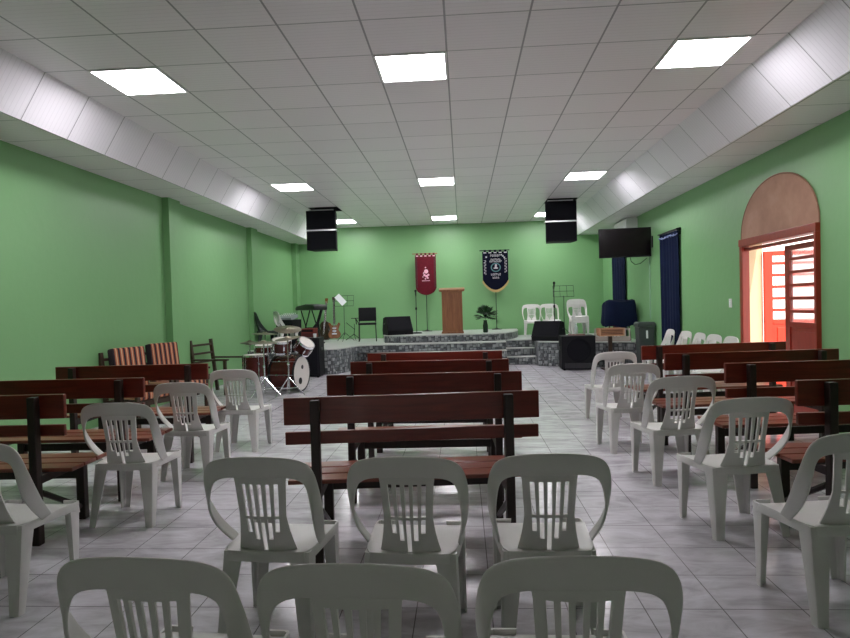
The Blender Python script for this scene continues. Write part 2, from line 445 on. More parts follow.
# ------------------------------------------------------------------ plastic chair
def ribbon(bm, A, Bc):
    a = [bm.verts.new(p) for p in A]; b = [bm.verts.new(p) for p in Bc]
    for i in range(len(a) - 1): bm.faces.new([a[i], a[i + 1], b[i + 1], b[i]])
def make_chair(loc=(0, 0, 0), rz=0, label='', group=None, material=None, name='plastic_armchair'):
    PM = material or PLASTIC
    root = empty(name, loc, rz, label, 'chair', group)
    # backrest: arch that runs down into the arms
    O = [(0, -.268, .800), (.07, -.268, .799), (.13, -.266, .795), (.18, -.262, .785), (.210, -.257, .766), (.227, -.248, .735), (.235, -.232, .688),
         (.237, -.208, .632), (.233, -.177, .576), (.225, -.140, .520), (.213, -.100, .470), (.201, -.060, .430), (.193, -.025, .395)]
    I = [(0, -.250, .712), (.07, -.250, .712), (.125, -.250, .711), (.162, -.250, .705), (.184, -.251, .690), (.197, -.252, .665), (.205, -.253, .625),
         (.211, -.246, .575), (.209, -.222, .525), (.202, -.183, .475), (.193, -.140, .432), (.188, -.105, .402), (.186, -.085, .380)]
    mb = MB()
    ribbon(mb.bm, [(-x, y, z) for x, y, z in O[:0:-1]] + O, [(-x, y, z) for x, y, z in I[:0:-1]] + I)
    o = mb.build('back_frame', PM, root)
    bake(o, [('SOLIDIFY', dict(thickness=.012, offset=0)), ('BEVEL', dict(width=.005, segments=2, limit_method='ANGLE')), ('SUBSURF', dict(levels=1, render_levels=1))])
    # splat with fanned slots
    mb = MB()
    zs = [.722, .690, .684, .548, .536, .478, .446, .396, .385, .360]
    cen = [-.069, -.0345, 0, .0345, .069]; sw_ = .0088
    depth = {0: .478, 1: .446, 2: .396, 3: .446, 4: .478}
    grid = []
    for z in zs:
        t = (.722 - z) / (.722 - .360); k = 1 - .28 * t
        hw = .110 - .020 * math.sin(PI * min(1, t * 1.1)) + .012 * t
        xs = [-hw]
        for c in cen: xs += [c * k - sw_, c * k + sw_]
        xs += [hw]
        row = []
        for xx in xs:
            y = -.250 + .075 * t - .010 * math.sin(PI * t) + .018 * (xx / .11) ** 2
            row.append(mb.bm.verts.new((xx, y, z)))
        grid.append(row)
    for r in range(len(zs) - 1):
        for c in range(11):
            if c % 2 == 1:
                s = (c - 1) // 2; zt, zb = zs[r], zs[r + 1]
                if zt <= .685 and zb >= depth[s] - .001 and not (zt == .548): continue
            mb._f([grid[r][c], grid[r][c + 1], grid[r + 1][c + 1], grid[r + 1][c]])
    o = mb.build('back_splat', PM, root)
    bake(o, [('SOLIDIFY', dict(thickness=.009, offset=0))])
    # seat
    mb = MB(); G = []
    nx, ny = 10, 10
    for j in range(ny + 1):
        v = j / ny; y = -.205 + .385 * v; hw = .180 + .026 * v - .02 * max(0, v - .85) / .15 - .02 * max(0, .12 - v) / .12
        row = []
        for i in range(nx + 1):
            u = i / nx * 2 - 1
            z = .398 - .014 * (1 - u * u) * (1 - (2 * v - .9) ** 2 * .8) - .030 * max(0, v - .82) / .18
            row.append(mb.bm.verts.new((hw * u, y, z)))
        G.append(row)
    for j in range(ny):
        for i in range(nx): mb._f([G[j][i], G[j][i + 1], G[j + 1][i + 1], G[j + 1][i]])
    border = G[0] + [G[j][-1] for j in range(1, ny + 1)] + G[ny][-2::-1] + [G[j][0] for j in range(ny - 1, 0, -1)]
    low = []
    for vtx in border:
        c = vtx.co; low.append(mb.bm.verts.new((c.x * 1.02, c.y * 1.02, c.z - .042)))
    nb = len(border)
    for i in range(nb): mb._f([border[i], border[(i + 1) % nb], low[(i + 1) % nb], low[i]])
    o = mb.build('seat', PM, root)
    bake(o, [('SOLIDIFY', dict(thickness=.007, offset=-1)), ('BEVEL', dict(width=.006, segments=2, limit_method='ANGLE'))])
    # legs: angle-section shells
    for sx, sy in ((-1, -1), (1, -1), (-1, 1), (1, 1)):
        mb = MB(); rings = []
        top = Vector((sx * (.183 if sy < 0 else .200), -.200 if sy < 0 else .172, .392)); bot = Vector((sx * .200, -.262 if sy < 0 else .150, 0))
        for k in range(6):
            t = k / 5; p = top.lerp(bot, t); w_ = .042 * (1 - t) ** 1.1 + .044; d_ = w_ * .9; th = .008; ri = .014
            sec = [(0, d_), (0, ri), (ri * .3, ri * .3), (ri, 0), (w_, 0), (w_, th), (ri + th * .3, th), (th, ri + th * .3), (th, d_)]
            rings.append([mb.bm.verts.new(p + Vector((-sx * a, -sy * b, 0))) for a, b in sec])
        for A, C in zip(rings, rings[1:]):
            for k in range(9): mb._f([A[k], A[(k + 1) % 9], C[(k + 1) % 9], C[k]])
        mb._f(rings[0]); mb._f(rings[-1][::-1])
        mb.build('leg', PM, root, smooth=True)
    return root
def chair_at(tx, ty, rz, label, group, z=0, wx=1, hz=1):
    """(tx, ty) is where the top of the back stands"""
    d = Vector((-math.sin(rz), math.cos(rz))) * .262
    loc = (tx + d.x, ty + d.y, z)
    global CHAIR
    if CHAIR is None:
        CHAIR = make_chair(loc, rz, label, group); CHAIR.scale = (wx, 1, hz)
        return CHAIR
    c = copy_tree(CHAIR); c.location = loc; c.rotation_euler = (0, 0, rz); c['label'] = label; c['group'] = group; c.scale = (wx, 1, hz)
    return c
CHAIR = None
R_ = math.radians
g1 = 'white plastic armchairs in the foreground rows'
chair_at(-.82, 2.31, R_(-4), 'white plastic armchair, left of the three in the second row from the camera', g1, hz=.985)
chair_at(-.235, 2.29, R_(-3), 'white plastic armchair, middle of the three in the second row from the camera', g1, hz=.985)
chair_at(.316, 2.31, R_(1), 'white plastic armchair, right of the three in the second row from the camera', g1, hz=.985)
chair_at(-.775, 1.37, R_(-4), 'white plastic armchair cut off at the bottom, leftmost of the nearest row', g1, hz=.985)
chair_at(-.262, 1.335, R_(-2), 'white plastic armchair cut off at the bottom, middle of the nearest row', g1, hz=.985)
chair_at(.250, 1.375, R_(0), 'white plastic armchair cut off at the bottom, rightmost of the nearest row', g1, hz=.985)
g2 = 'white plastic armchairs along the left aisle'
chair_at(-2.25, 2.60, R_(-3), 'white plastic armchair cut off by the left edge, nearest in the left aisle', g2, wx=1.06)
chair_at(-2.205, 3.69, R_(0), 'white plastic armchair in the left aisle, beside the end of the nearest left bench', g2, wx=1.06)
chair_at(-2.26, 4.70, R_(-2), 'white plastic armchair in the left aisle, third from the camera', g2, wx=1.06)
chair_at(-2.21, 5.66, R_(-3), 'white plastic armchair in the left aisle, farthest back towards the drums', g2, wx=1.06)
g3 = 'white plastic armchairs along the right aisle'
chair_at(1.62, 2.56, R_(8), 'white plastic armchair cut off by the right edge, nearest in the right aisle', g3, wx=1.06)
chair_at(1.60, 3.48, R_(9), 'white plastic armchair turned slightly left in the right aisle, second from the camera', g3, wx=1.12)
chair_at(1.585, 4.50, R_(8), 'white plastic armchair in the right aisle, third from the camera', g3, wx=1.12)
chair_at(1.495, 5.45, R_(6), 'white plastic armchair in the right aisle, fourth from the camera', g3, wx=1.06)
chair_at(1.66, 6.75, R_(8), 'white plastic armchair in the right aisle, farthest back near the black subwoofer', g3, wx=1.06)
g4 = 'white plastic armchairs in a row against the right wall'
for i, (yy, lb) in enumerate(((10.35, 'farthest, beside the grey bin'), (9.64, 'second from the grey bin'), (9.08, 'middle of the five'), (8.58, 'second from the arched door'), (8.05, 'nearest, next to the arched door'))):
    chair_at(3.46, yy, R_(90 + (i % 2) * 4 - 2), 'white plastic armchair facing left against the right wall, ' + lb, g4, 0, 1, 1.07)
g5 = 'white plastic armchairs standing on the stage'
chair_at(1.74, 15.55, R_(176), 'white plastic armchair on the stage facing out, left one near the blue banner', g5, ST)
chair_at(2.19, 15.6, R_(184), 'white plastic armchair on the stage facing out, behind the black floor monitor', g5, ST)
for k in range(4):
    chair_at(2.76, 14.95 + .012 * k, R_(182), 'white plastic armchair in the stack on the stage, ' + ('bottom one', 'second from the bottom', 'second from the top', 'topmost')[k], 'stacked white armchairs on the stage', ST + .033 * k)
chair_at(-4.06, 12.95, R_(-58), 'white plastic armchair turned sideways on the stage behind the drum kit', g5, ST)
dc = make_chair((-4.12, 12.55, ST), R_(-60), 'dark green plastic armchair in the left corner behind the drum kit', None, DARKPL)

# ------------------------------------------------------------------ benches
def make_bench(L_, label, group):
    root = empty('wooden_bench', (0, 0, 0), 0, label, 'bench', group)
    def bd(c, d, nm, mt): return MB().box(c, d).build(nm, mt, root, bevel=.006)
    bd((0, .018, .8175), (L_, .028, .145), 'back_board', CHERRY)
    bd((0, .018, .675), (L_ - .01, .028, .068), 'lower_back_board', CHERRY)
    for s in (-1, 1):
        xp = s * (L_ / 2 - .17)
        bd((xp, -.022, .44), (.048, .05, .88), 'rear_post', POSTW)
        bd((xp, .43, .20), (.055, .05, .40), 'front_leg', POSTW)
        b = MB().box((xp, .20, .385), (.05, .42, .05)).build('seat_bearer', POSTW, root, bevel=.004)
        MB().tube([(xp, .40, .09), (xp, .02, .30)], .018, 6).build('brace', POSTW, root)
    for k in range(3):
        bd((0, .10 + .135 * k + .02, .424), (L_, .122, .024), 'seat_board', SEATW)
    bd((0, .43, .30), (L_ - .36, .022, .06), 'stretcher', POSTW)
    return root
def bench(proto, lx, ly, ang, L_, label, group, first=False):
    """(lx, ly): left end of the back"""
    r = proto if first else copy_tree(proto)
    a = R_(ang)
    r.location = (lx + math.cos(a) * L_ / 2, ly + math.sin(a) * L_ / 2, 0); r.rotation_euler = (0, 0, a)
    r['label'] = label; r['group'] = group
    return r
bp = make_bench(1.36, '', '')
gc = 'cherry wood benches in the middle block'
bench(bp, -.958, 3.13, 5.5, 1.36, 'dark cherry wooden bench in the middle block, nearest to the camera', gc, True)
bench(bp, -.963, 4.168, 1.6, 1.36, 'dark cherry wooden bench in the middle block, second from the camera', gc)
bench(bp, -.981, 5.165, -1.0, 1.36, 'dark cherry wooden bench in the middle block, third from the camera', gc)
bench(bp, -.977, 6.074, 0, 1.36, 'dark cherry wooden bench in the middle block, farthest, just before the stage', gc)
gl = 'cherry wood benches in the left block'
b2 = make_bench(1.40, '', '')
bench(b2, -3.78, 3.40, 2.0, 1.40, 'dark cherry wooden bench at the left edge, nearest in the left block', gl, True)
bench(b2, -3.73, 4.22, 1.5, 1.40, 'dark cherry wooden bench in the left block, middle of the three', gl)
bench(b2, -3.70, 5.275, 1.8, 1.38, 'dark cherry wooden bench in the left block, farthest, before the striped armchairs', gl)
gr = 'cherry wood benches in the right block'
b3 = make_bench(1.54, '', '')
bench(b3, 1.837, 3.46, 4, 1.54, 'dark cherry wooden bench cut off by the right edge, nearest in the right block', gr, True)
bench(b3, 1.86, 4.43, 5, 1.54, 'dark cherry wooden bench in the right block, second from the camera', gr)
bench(b3, 1.72, 5.30, 6, 1.54, 'dark cherry wooden bench in the right block, third from the camera', gr)
bench(b3, 1.804, 6.262, 8, 1.54, 'dark cherry wooden bench in the right block, farthest, level with the arched door', gr)

# ------------------------------------------------------------------ hanging speakers
def hang(name, cx, cy, label, side):
    r = empty(name, (cx, cy, 2.60), 0, label, 'loudspeaker', 'line array loudspeakers hanging from the ceiling')
    for i in range(2):
        z0 = .43 * i
        p = [(-.32, z0 + .01), (.32, z0 + .01), (.32, z0 + .395), (-.32, z0 + .395)]
        b = MB().prism([(-.32, -.20), (.32, -.20), (.26, .20), (-.26, .20)], z0, z0 + .40).build('cabinet', BLACK, r, bevel=.008)
        g = MB().box((0, -.206, z0 + .20), (.60, .012, .36)).build('grille', GRILLE, b, bevel=.004)
    MB().box((0, -.09, .415), (.645, .24, .022)).build('joining_bar', SILVER, r)
    f = MB().box((-.24, 0, .845), (.03, .36, .02)).box((.24, 0, .845), (.03, .36, .02)).box((0, -.15, .845), (.50, .025, .02)).box((0, .15, .845), (.50, .025, .02))
    f.build('rigging_frame', SILVER, r)
    for s in (-1, 1): MB().tube([(s * .22, .05, .85), (s * .22, .05, 1.04)], .008, 6).build('hanging_rod', DARKMET, r)
    return r
hang('hanging_loudspeaker', -2.95, 12.93, 'pair of black loudspeaker boxes hanging from the ceiling at the left above the drums', -1)
hang('hanging_loudspeaker', 2.06, 12.83, 'pair of black loudspeaker boxes hanging from the ceiling at the right near the television', 1)

# ------------------------------------------------------------------ television, air conditioner
tv = empty('television', (3.14, 11.9, 2.46), R_(-7), 'large black flat television on a swivel arm in the right corner', 'television')
MB().box((0, 0, 0), (.965, .045, .56)).build('casing', BLACK, tv, bevel=.006)
MB().box((0, -.0235, .008), (.93, .004, .52)).build('screen', SCREEN, tv)
MB().box((0, .035, 0), (.30, .03, .25)).build('mount_plate', DARKMET, tv)
MB().tube([(0, .05, 0), (.15, .20, 0), (.47, .10, 0)], .022, 8).build('swivel_arm', DARKMET, tv)
MB().box((.50, .10, 0), (.03, .20, .22), RZ(R_(7))).build('wall_plate', DARKMET, tv)
MB().tube([(.10, .03, -.28), (.12, .05, -.36), (.2, .1, -.42), (.30, .12, -.40), (.42, .12, -.30)], .006, 6).build('cable', BLACK, tv)
ac = empty('air_conditioner', (3.53, 13.3, 2.76), 0, 'white wall air conditioner above and behind the television', 'air conditioner')
MB().prism([(-.12, .06), (-.06, 0), (.12, 0), (.12, .30), (-.10, .30), (-.12, .25)], -.5, .5, 'y').build('case', WHITE, ac, bevel=.01)
MB().box((-.09, 0, .035), (.012, .86, .05), RY(.75)).build('louvre', PAPER, ac)
cc = MB().box((0, 0, 0), (.02, .03, 1.28)).build('cable_cover', mat('cable_cover_green', (.30, .50, .32), .5))
cc.location = (XR - .01, 12.05, 1.62); setp(cc, 'thin pale vertical cable cover running down the wall below the television', 'cable cover')

# ------------------------------------------------------------------ stage things, left
def gtube(pts, r, name, m_, parent, n=8): return MB().tube(pts, r, n).build(name, m_, parent, smooth=True)
def wedge(loc, rz, label, s=1, blue=False):
    r = empty('floor_monitor', loc, rz, label, 'floor monitor', 'black wedge monitors on the stage')
    w_ = .62 * s
    prof = [(-.22, 0), (.20, 0), (.22, .10), (.02, .43), (-.16, .40), (-.24, .12)]
    MB().prism([(a * s, b * s) for a, b in prof], -w_ / 2, w_ / 2, 'x').build('cabinet', BLACK, r, bevel=.012)
    ang = math.atan2(.33, -.20)
    c = MB().box((0, .128 * s, .268 * s), (w_ * .92, .36 * s, .012), RX(ang)).build('grille', GRILLE, r)
    for sx in (-1, 1): MB().box((sx * (w_ / 2 + .004), -.05, .26 * s), (.012, .12, .03)).build('handle', DARKMET, r)
    return r
wedge((-1.54, 14.25, DA), R_(205), 'black wedge floor monitor on the raised dais, beside the black chair')
wedge((1.86, 13.45, ST), R_(150), 'black wedge floor monitor at the right stage corner, before the white chairs')

# lectern
le = empty('lectern', (-.245, 14.38, DA), 0, 'tall brown wooden lectern standing in the middle of the dais', 'lectern')
MB().box((0, -.17, .50), (.48, .03, 1.00)).build('front_panel', OAK, le, bevel=.004)
for s in (-1, 1): MB().box((s * .225, .02, .50), (.03, .35, 1.00)).build('side_panel', OAK, le, bevel=.004)
MB().box((0, 0, 1.035), (.60, .44, .035), RX(.12)).build('top', OAK, le, bevel=.006)
MB().box((0, .03, .55), (.42, .32, .02)).build('shelf', OAK, le)
MB().box((0, -.02, .02), (.52, .38, .04)).build('base', OAK, le, bevel=.004)
MB().box((0, -.215, 1.00), (.58, .02, .05)).build('edge_trim', OAK, le, bevel=.003)

# banners on the rear wall area, on poles
def banner(cx, cy, ztop, w_, h_, tip, cloth, name, label, polez, fringe):
    r = empty(name, (cx, cy, polez), 0, label, 'banner')
    zt = ztop - polez
    gtube([(0, .02, 0), (0, .02, zt + .01)], .009, 'pole', DARKMET, r)
    MB().lathe([(.13, 0), (.13, .012), (.03, .03), (.012, .05)], (0, .02, 0), 20).build('base', DARKMET, r, smooth=True)
    gtube([(-w_ / 2 - .07, 0, zt), (w_ / 2 + .04, 0, zt)], .013, 'crossbar', OAK if not fringe else BLACK, r)
    pts = [(-w_ / 2, -.03), (w_ / 2, -.03)]
    pts += [(w_ / 2, -h_ + tip)]
    for k in range(1, 12):
        t = k / 12; pts.append((w_ / 2 - w_ * t, -h_ + tip - tip * math.sin(PI * t) ** (.8 if fringe else .55)))
    pts += [(-w_ / 2, -h_ + tip)]
    c = MB().prism([(a, zt + b) for a, b in pts], -.006, .004, 'y').build('cloth', cloth, r)
    lp = MB()
    for k in range(5): lp.box((-w_ / 2 + w_ * (k + .5) / 5, 0, zt - .015), (w_ * .09, .034, .06))
    lp.build('hanging_loop', cloth, r)
    tr = MB()
    for k in range(5): tr.box((-w_ / 2 + w_ * (k + .5) / 5 + w_*.0, -.012, zt - .055), (w_ * .11, .006, .035))
    tr.build('loop_tag', PINK if not fringe else LETTER, c)
    if fringe:
        f = MB(); P = pts[2:]
        for (a, b), (c_, d_) in zip(P, P[1:]):
            f.prism([(a, zt + b), (c_, zt + d_), (c_ * 1.04, zt + d_ - .06), (a * 1.04, zt + b - .06)], -.002, .002, 'y')
        f.build('fringe', GOLD, c)
    return r, c, zt
r, c, zt = banner(-.93, 15.70, 2.70, .54, 1.07, .18, REDCLOTH, 'banner', 'crimson pennant banner with a pale emblem hanging on a stand left of the lectern', DA, False)
e = MB()
e.lathe([(.055, 0), (.055, .006)], (.01, -.008, zt - .46), 20, RX(PI / 2)); e.lathe([(.018, 0), (.018, .006)], (-.005, -.008, zt - .36), 12, RX(PI / 2))
for a_, b_, q_ in ((-.035, .555, .03), (.02, .585, .035), (.065, .55, .028), (-.055, .50, .018), (.05, .63, .022), (-.01, .65, .020), (-.075, .60, .014)):
    e.lathe([(q_, 0), (q_, .005)], (a_, -.008, zt - b_), 12, RX(PI / 2))
for k in range(7): e.box((-.09 + .03 * k, -.010, zt - .70), (.018, .005, .022))
e.build('emblem', PINK, c)
for sx in (-1, 1): MB().box((sx * .235, -.009, zt - .46), (.035, .006, .84)).build('side_border', mat('dark_crimson', (.05, .003, .008), .6), c)
r, c, zt = banner(.87, 15.78, 2.735, .66, 1.02, .26, BLUEBLK, 'banner', 'midnight blue banner with white lettering, round emblem and gold fringe, right of the lectern', DA, True)
rs = random.Random(3)
def glyph_row(mb, x0, x1, z, hgt, n, rot=0):
    wd = (x1 - x0) / n
    for k in range(n):
        cx = x0 + wd * (k + .5); t = rs.random()
        mb.box((cx - wd * .25, -.010, z), (wd * .22, .005, hgt))
        mb.box((cx + wd * .18, -.010, z + (hgt * .2 if t < .5 else -.2 * hgt)), (wd * .2, .005, hgt * .55))
        if t < .7: mb.box((cx, -.010, z + hgt * .4), (wd * .6, .005, hgt * .2))
        if t > .3: mb.box((cx, -.010, z - hgt * .4), (wd * .6, .005, hgt * .2))
t_ = MB()
def nl():
    global t_
    t_.build('lettering', LETTER, c); t_ = MB()
glyph_row(t_, -.13, .13, zt - .135, .055, 6)
nl(); glyph_row(t_, -.12, .14, zt - .235, .045, 7); nl(); glyph_row(t_, -.15, .17, zt - .285, .045, 9); nl()
glyph_row(t_, -.12, .14, zt - .62, .055, 6); nl(); glyph_row(t_, -.08, .10, zt - .70, .055, 4); nl()
for sx, z1 in ((-1, .26), (1, .22)):
    for k in range(9):
        zz = zt - z1 - .042 * k
        t_.box((sx * .265, -.010, zz), (.055, .005, .010)); t_.box((sx * (.265 + (.02 if k % 2 else -.02)), -.010, zz - .015), (.014, .005, .026))
    nl()
for a, b, ro_ in ((-.23, .17, .8), (.20, .15, -.8), (.235, .19, -1.0), (.16, .12, -.6)):
    t_.box((a, -.010, zt - b), (.05, .005, .016), RY(-ro_)); t_.box((a, -.010, zt - b), (.016, .005, .05), RY(-ro_))
t_.build('lettering', LETTER, c)
em = MB()
em.tube([(.01 + .115 * math.cos(t), -.010, zt - .44 + .105 * math.sin(t)) for t in [2 * PI * k / 24 for k in range(25)]], .014, 6)
em.build('emblem_ring', EMBLEM, c)
em = MB().lathe([(.03, 0), (.03, .006)], (.015, -.012, zt - .385), 12, RX(PI / 2)).box((.01, -.010, zt - .46), (.11, .006, .03)).box((.01, -.010, zt - .43), (.05, .006, .05))
em.build('emblem', LETTER, c)

# microphone stands / music stands
def mic_stand(loc, h, label, boom=False, rz=0):
    r = empty('microphone_stand', loc, rz, label, 'microphone stand', 'microphone stands on the stage')
    MB().lathe([(.13, 0), (.13, .015), (.10, .03), (.02, .035)], (0, 0, 0), 20).build('base', BLACK, r, smooth=True)
    gtube([(0, 0, .03), (0, 0, h - .10)], .010, 'pole', DARKMET, r)
    MB().lathe([(.02, -.03), (.024, 0), (.02, .03)], (0, 0, h * .6), 10).build('clutch', BLACK, r)
    if boom: gtube([(-.08, 0, h - .16), (.22, 0, h - .02)], .008, 'boom', DARKMET, r)
    mp = (.22, 0, h - .02) if boom else (0, 0, h - .10)
    m_ = MB().tube([mp, (mp[0], mp[1] - .05, mp[2] + .10)], [.013, .020], 10); m_.lathe([(.01, -.03), (.027, -.01), (.03, .01), (.02, .035)], (mp[0], mp[1] - .055, mp[2] + .12), 12)
    m_.build('microphone', BLACK, r, smooth=True)
    return r
mic_stand((-1.12, 14.6, DA), 1.0, 'black microphone stand with round base below the crimson banner')
mic_stand((2.05, 13.75, ST), 1.24, 'tall black microphone stand behind the right floor monitor')
ms = empty('guitar_stand', (-2.78, 15.3, ST), R_(30), 'small black folding stand on the stage left of the black chair', 'stand')
for k in range(3):
    a = k * 2 * PI / 3 + .4; gtube([(0, 0, .16), (.22 * math.cos(a), .22 * math.sin(a), .008)], .008, 'leg', BLACK, ms)
gtube([(0, 0, .14), (.02, 0, .30)], .010, 'post', BLACK, ms); gtube([(.02, 0, .28), (-.20, 0, .46)], .008, 'arm', BLACK, ms); gtube([(.02, 0, .28), (.05, .1, .42)], .008, 'arm', BLACK, ms)
def music_stand(loc, h, label, paper, rz=0, wire=False, mat_=None):
    r = empty('music_stand', loc, rz, label, 'music stand', 'music stands on the stage'); mt = mat_ or DARKMET
    for k in range(3):
        a = k * 2 * PI / 3 + .5; gtube([(0, 0, .22), (.25 * math.cos(a), .25 * math.sin(a), .008)], .007, 'leg', mt, r)
    gtube([(0, 0, .15), (0, 0, h - .1)], .008, 'pole', mt, r)
    d = MB()
    for zz in (0, .13, .26): d.tube([(-.24, zz * .3, h - .12 + zz), (.24, zz * .3, h - .12 + zz)], .006, 6)
    for xx in (-.24, -.08, .08, .24): d.tube([(xx, 0, h - .12), (xx, .08, h + .14)], .005, 6)
    d.build('desk', mt, r)
    if paper:
        p = MB().box((0, -.03, .02), (.15, .006, .30), RX(-.3) @ RY(-.75)).build('sheet', PAPER); p.location = (loc[0] - .07, loc[1] - .02, loc[2] + h + .02)
        setp(p, 'white sheet of paper tilted on the music stand beside the guitars', 'paper')
    return r
music_stand((-2.96, 15.0, ST), 1.00, 'thin music stand holding a white sheet, next to the guitars', True)
music_stand((2.38, 14.45, ST), 1.08, 'thin wire music stand between the white chairs on the right of the stage', False)

# guitars
def guitar(loc, rz, tilt, body_m, label, electric=False):
    r = empty('guitar', loc, rz, label, 'guitar', 'guitars on the left of the stage'); r.rotation_euler = (tilt, 0, rz)
    half_ = [(0, 0), (.10, .006), (.165, .05), (.185, .12), (.17, .19), (.125, .245), (.115, .28), (.135, .335), (.14, .38), (.115, .43), (.06, .465), (0, .47)]
    if electric: half_ = [(0, .02), (.08, .01), (.14, .05), (.16, .12), (.13, .19), (.10, .23), (.12, .30), (.15, .38), (.11, .42), (.06, .35), (0, .34)]
    poly = half_ + [(-a, b) for a, b in half_[-2:0:-1]]
    th = .045 if electric else .10
    MB().prism(poly, -th / 2, th / 2, 'y').build('body', body_m, r, bevel=.006)
    MB().box((0, -th / 2 - .004, .66), (.052, .022, .56)).build('neck', ARMW, r, bevel=.004)
    MB().prism([(-.03, .93), (.03, .93), (.042, 1.06), (-.042, 1.06)], -th / 2 - .015, -th / 2 + .005, 'y').build('headstock', ARMW if electric else GUITW, r, bevel=.003)
    MB().box((0, -th / 2 - .008, .13), (.12, .012, .03)).build('bridge', SILVER if electric else ARMW, r)
    if electric:
        p_ = MB()
        for zz in (.20, .27): p_.box((0, -th / 2 - .006, zz), (.09, .012, .03))
        p_.build('pickup', PAPER, r)
    else: MB().lathe([(.048, 0), (.048, .004)], (0, -th / 2 - .003, .30), 20, RX(PI / 2)).build('sound_hole', BLACK, r)
    st = MB()
    for i in range(6): st.tube([(-.02 + .008 * i, -th / 2 - .018, .13), (-.02 + .008 * i, -th / 2 - .018, .98)], .0012, 4)
    st.build('strings', SILVER, r)
    return r
guitar((-3.22, 15.0, ST + .06), R_(8), R_(-8), GUITW, 'brown electric guitar standing upright on the left of the stage', True)
guitar((-3.50, 15.1, ST + .04), R_(-18), R_(-12), ARMW, 'dark guitar leaning back behind the brown one')
gb = empty('guitar_case', (-3.85, 15.3, ST), R_(30), 'slim black instrument case leaning left of the guitars', 'case')
gb.rotation_euler = (R_(-14), R_(14), 0)
MB().prism([(-.10, 0), (.10, 0), (.13, .12), (.10, .34), (.035, .50), (.03, .95), (-.03, .95), (-.035, .50), (-.10, .34), (-.13, .12)], -.04, .04, 'y').build('shell', BLACK, gb, bevel=.012)
MB().tube([(.11, -.045, .28), (.15, -.045, .22), (.12, -.045, .15)], .008, 6).build('handle', DARKMET, gb)

# black chair on the stage
bc = empty('office_chair', (-2.34, 14.75, ST), R_(188), 'black padded chair with a writing arm on the stage left of the dais', 'chair')
MB().box((0, 0, .43), (.44, .42, .05)).build('seat', BLACK, bc, bevel=.018)
MB().box((0, -.21, .66), (.44, .04, .34), RX(.12)).build('backrest', BLACK, bc, bevel=.015)
for sx in (-1, 1):
    gtube([(sx * .21, .19, 0), (sx * .20, .17, .41)], .012, 'leg', DARKMET, bc); gtube([(sx * .21, -.21, 0), (sx * .20, -.17, .41), (sx * .20, -.21, .55)], .012, 'leg', DARKMET, bc)
MB().tube([(.21, -.12, .43), (.28, -.12, .55), (.28, .10, .56), (.26, .18, .43)], .012, 8).build('armrest', BLACK, bc)
MB().box((.30, .02, .575), (.18, .28, .015)).build('writing_board', BLACK, bc, bevel=.004)

# keyboard with cover on X stand
kb = empty('keyboard', (-3.66, 14.45, ST), R_(-55), 'electronic keyboard under a dark cover on a black cross stand', 'keyboard')
MB().prism([(-.62, .80), (.62, .80), (.64, .86), (.60, .92), (.1, .95), (-.55, .90), (-.66, .85)], -.17, .17, 'y').build('cover', mat('dark_cover', (.008, .014, .010), .45), kb, bevel=.02, smooth=True)
for sy in (-1, 1):
    gtube([(-.32, sy * .14, 0), (.30, sy * .14, .80)], .016, 'stand_leg', BLACK, kb); gtube([(.32, sy * .14, 0), (-.30, sy * .14, .80)], .016, 'stand_leg', BLACK, kb)
for sx in (-1, 1): gtube([(sx * .32, -.2, .015), (sx * .32, .2, .015)], .016, 'stand_foot', BLACK, kb)
ra = empty('guitar_amplifier', (-3.44, 13.4, ST), R_(-12), 'small dark red amplifier box on the stage below the keyboard', 'amplifier')
MB().box((0, 0, .20), (.30, .22, .40)).build('cabinet', REDBOX, ra, bevel=.012)
MB().box((0, -.112, .16), (.25, .008, .26)).build('grille', mat('amp_grille', (.06, .008, .008), .7), ra)
MB().box((0, -.112, .345), (.27, .010, .05)).build('control_panel', BLACK, ra)
MB().box((0, 0, .41), (.14, .03, .02)).build('handle', BLACK, ra, bevel=.005)
mx = empty('mixer', (-3.97, 13.62, ST), R_(-20), 'small grey mixing desk on a black case behind the white chair', 'mixer')
MB().box((0, 0, .30), (.44, .36, .60)).build('case', BLACK, mx, bevel=.01)
MB().box((0, -.02, .65), (.36, .28, .07), RX(.25)).build('console', mat('mixer_grey', (.28, .32, .32), .5), mx, bevel=.01)
kn = MB()
for i in range(6):
    for j in range(4): kn.lathe([(.010, 0), (.008, .018)], (-.14 + .056 * i, -.12 + .06 * j, .69 + .015 * j), 8)
kn.build('knobs', PAPER, mx)

# speaker cabinet by the drums
bx = empty('bass_cabinet', (-3.13, 11.95, 0), R_(0), 'tall black loudspeaker cabinet on the floor between drum kit and stage', 'loudspeaker')
MB().box((0, 0, .40), (.60, .42, .76)).build('cabinet', BLACK, bx, bevel=.012)
MB().box((0, -.214, .40), (.52, .012, .68)).build('grille', GRILLE, bx)
for sx in (-1, 1): MB().box((sx * .303, 0, .55), (.012, .16, .06)).build('handle', DARKMET, bx, bevel=.003)
for sx in (-1, 1):
    for sy in (-1, 1): MB().lathe([(.025, 0), (.025, .02)], (sx * .25, sy * .16, 0), 10).build('foot', BLACK, bx)
cp = MB().lathe([(.028, 0), (.036, .08), (.033, .08), (.02, .01)], (0, 0, 0), 14).build('cup', PAPER, smooth=True); cp.location = (-2.95, 11.9, .78)
setp(cp, 'small white cup standing on the black cabinet behind the drums', 'cup')

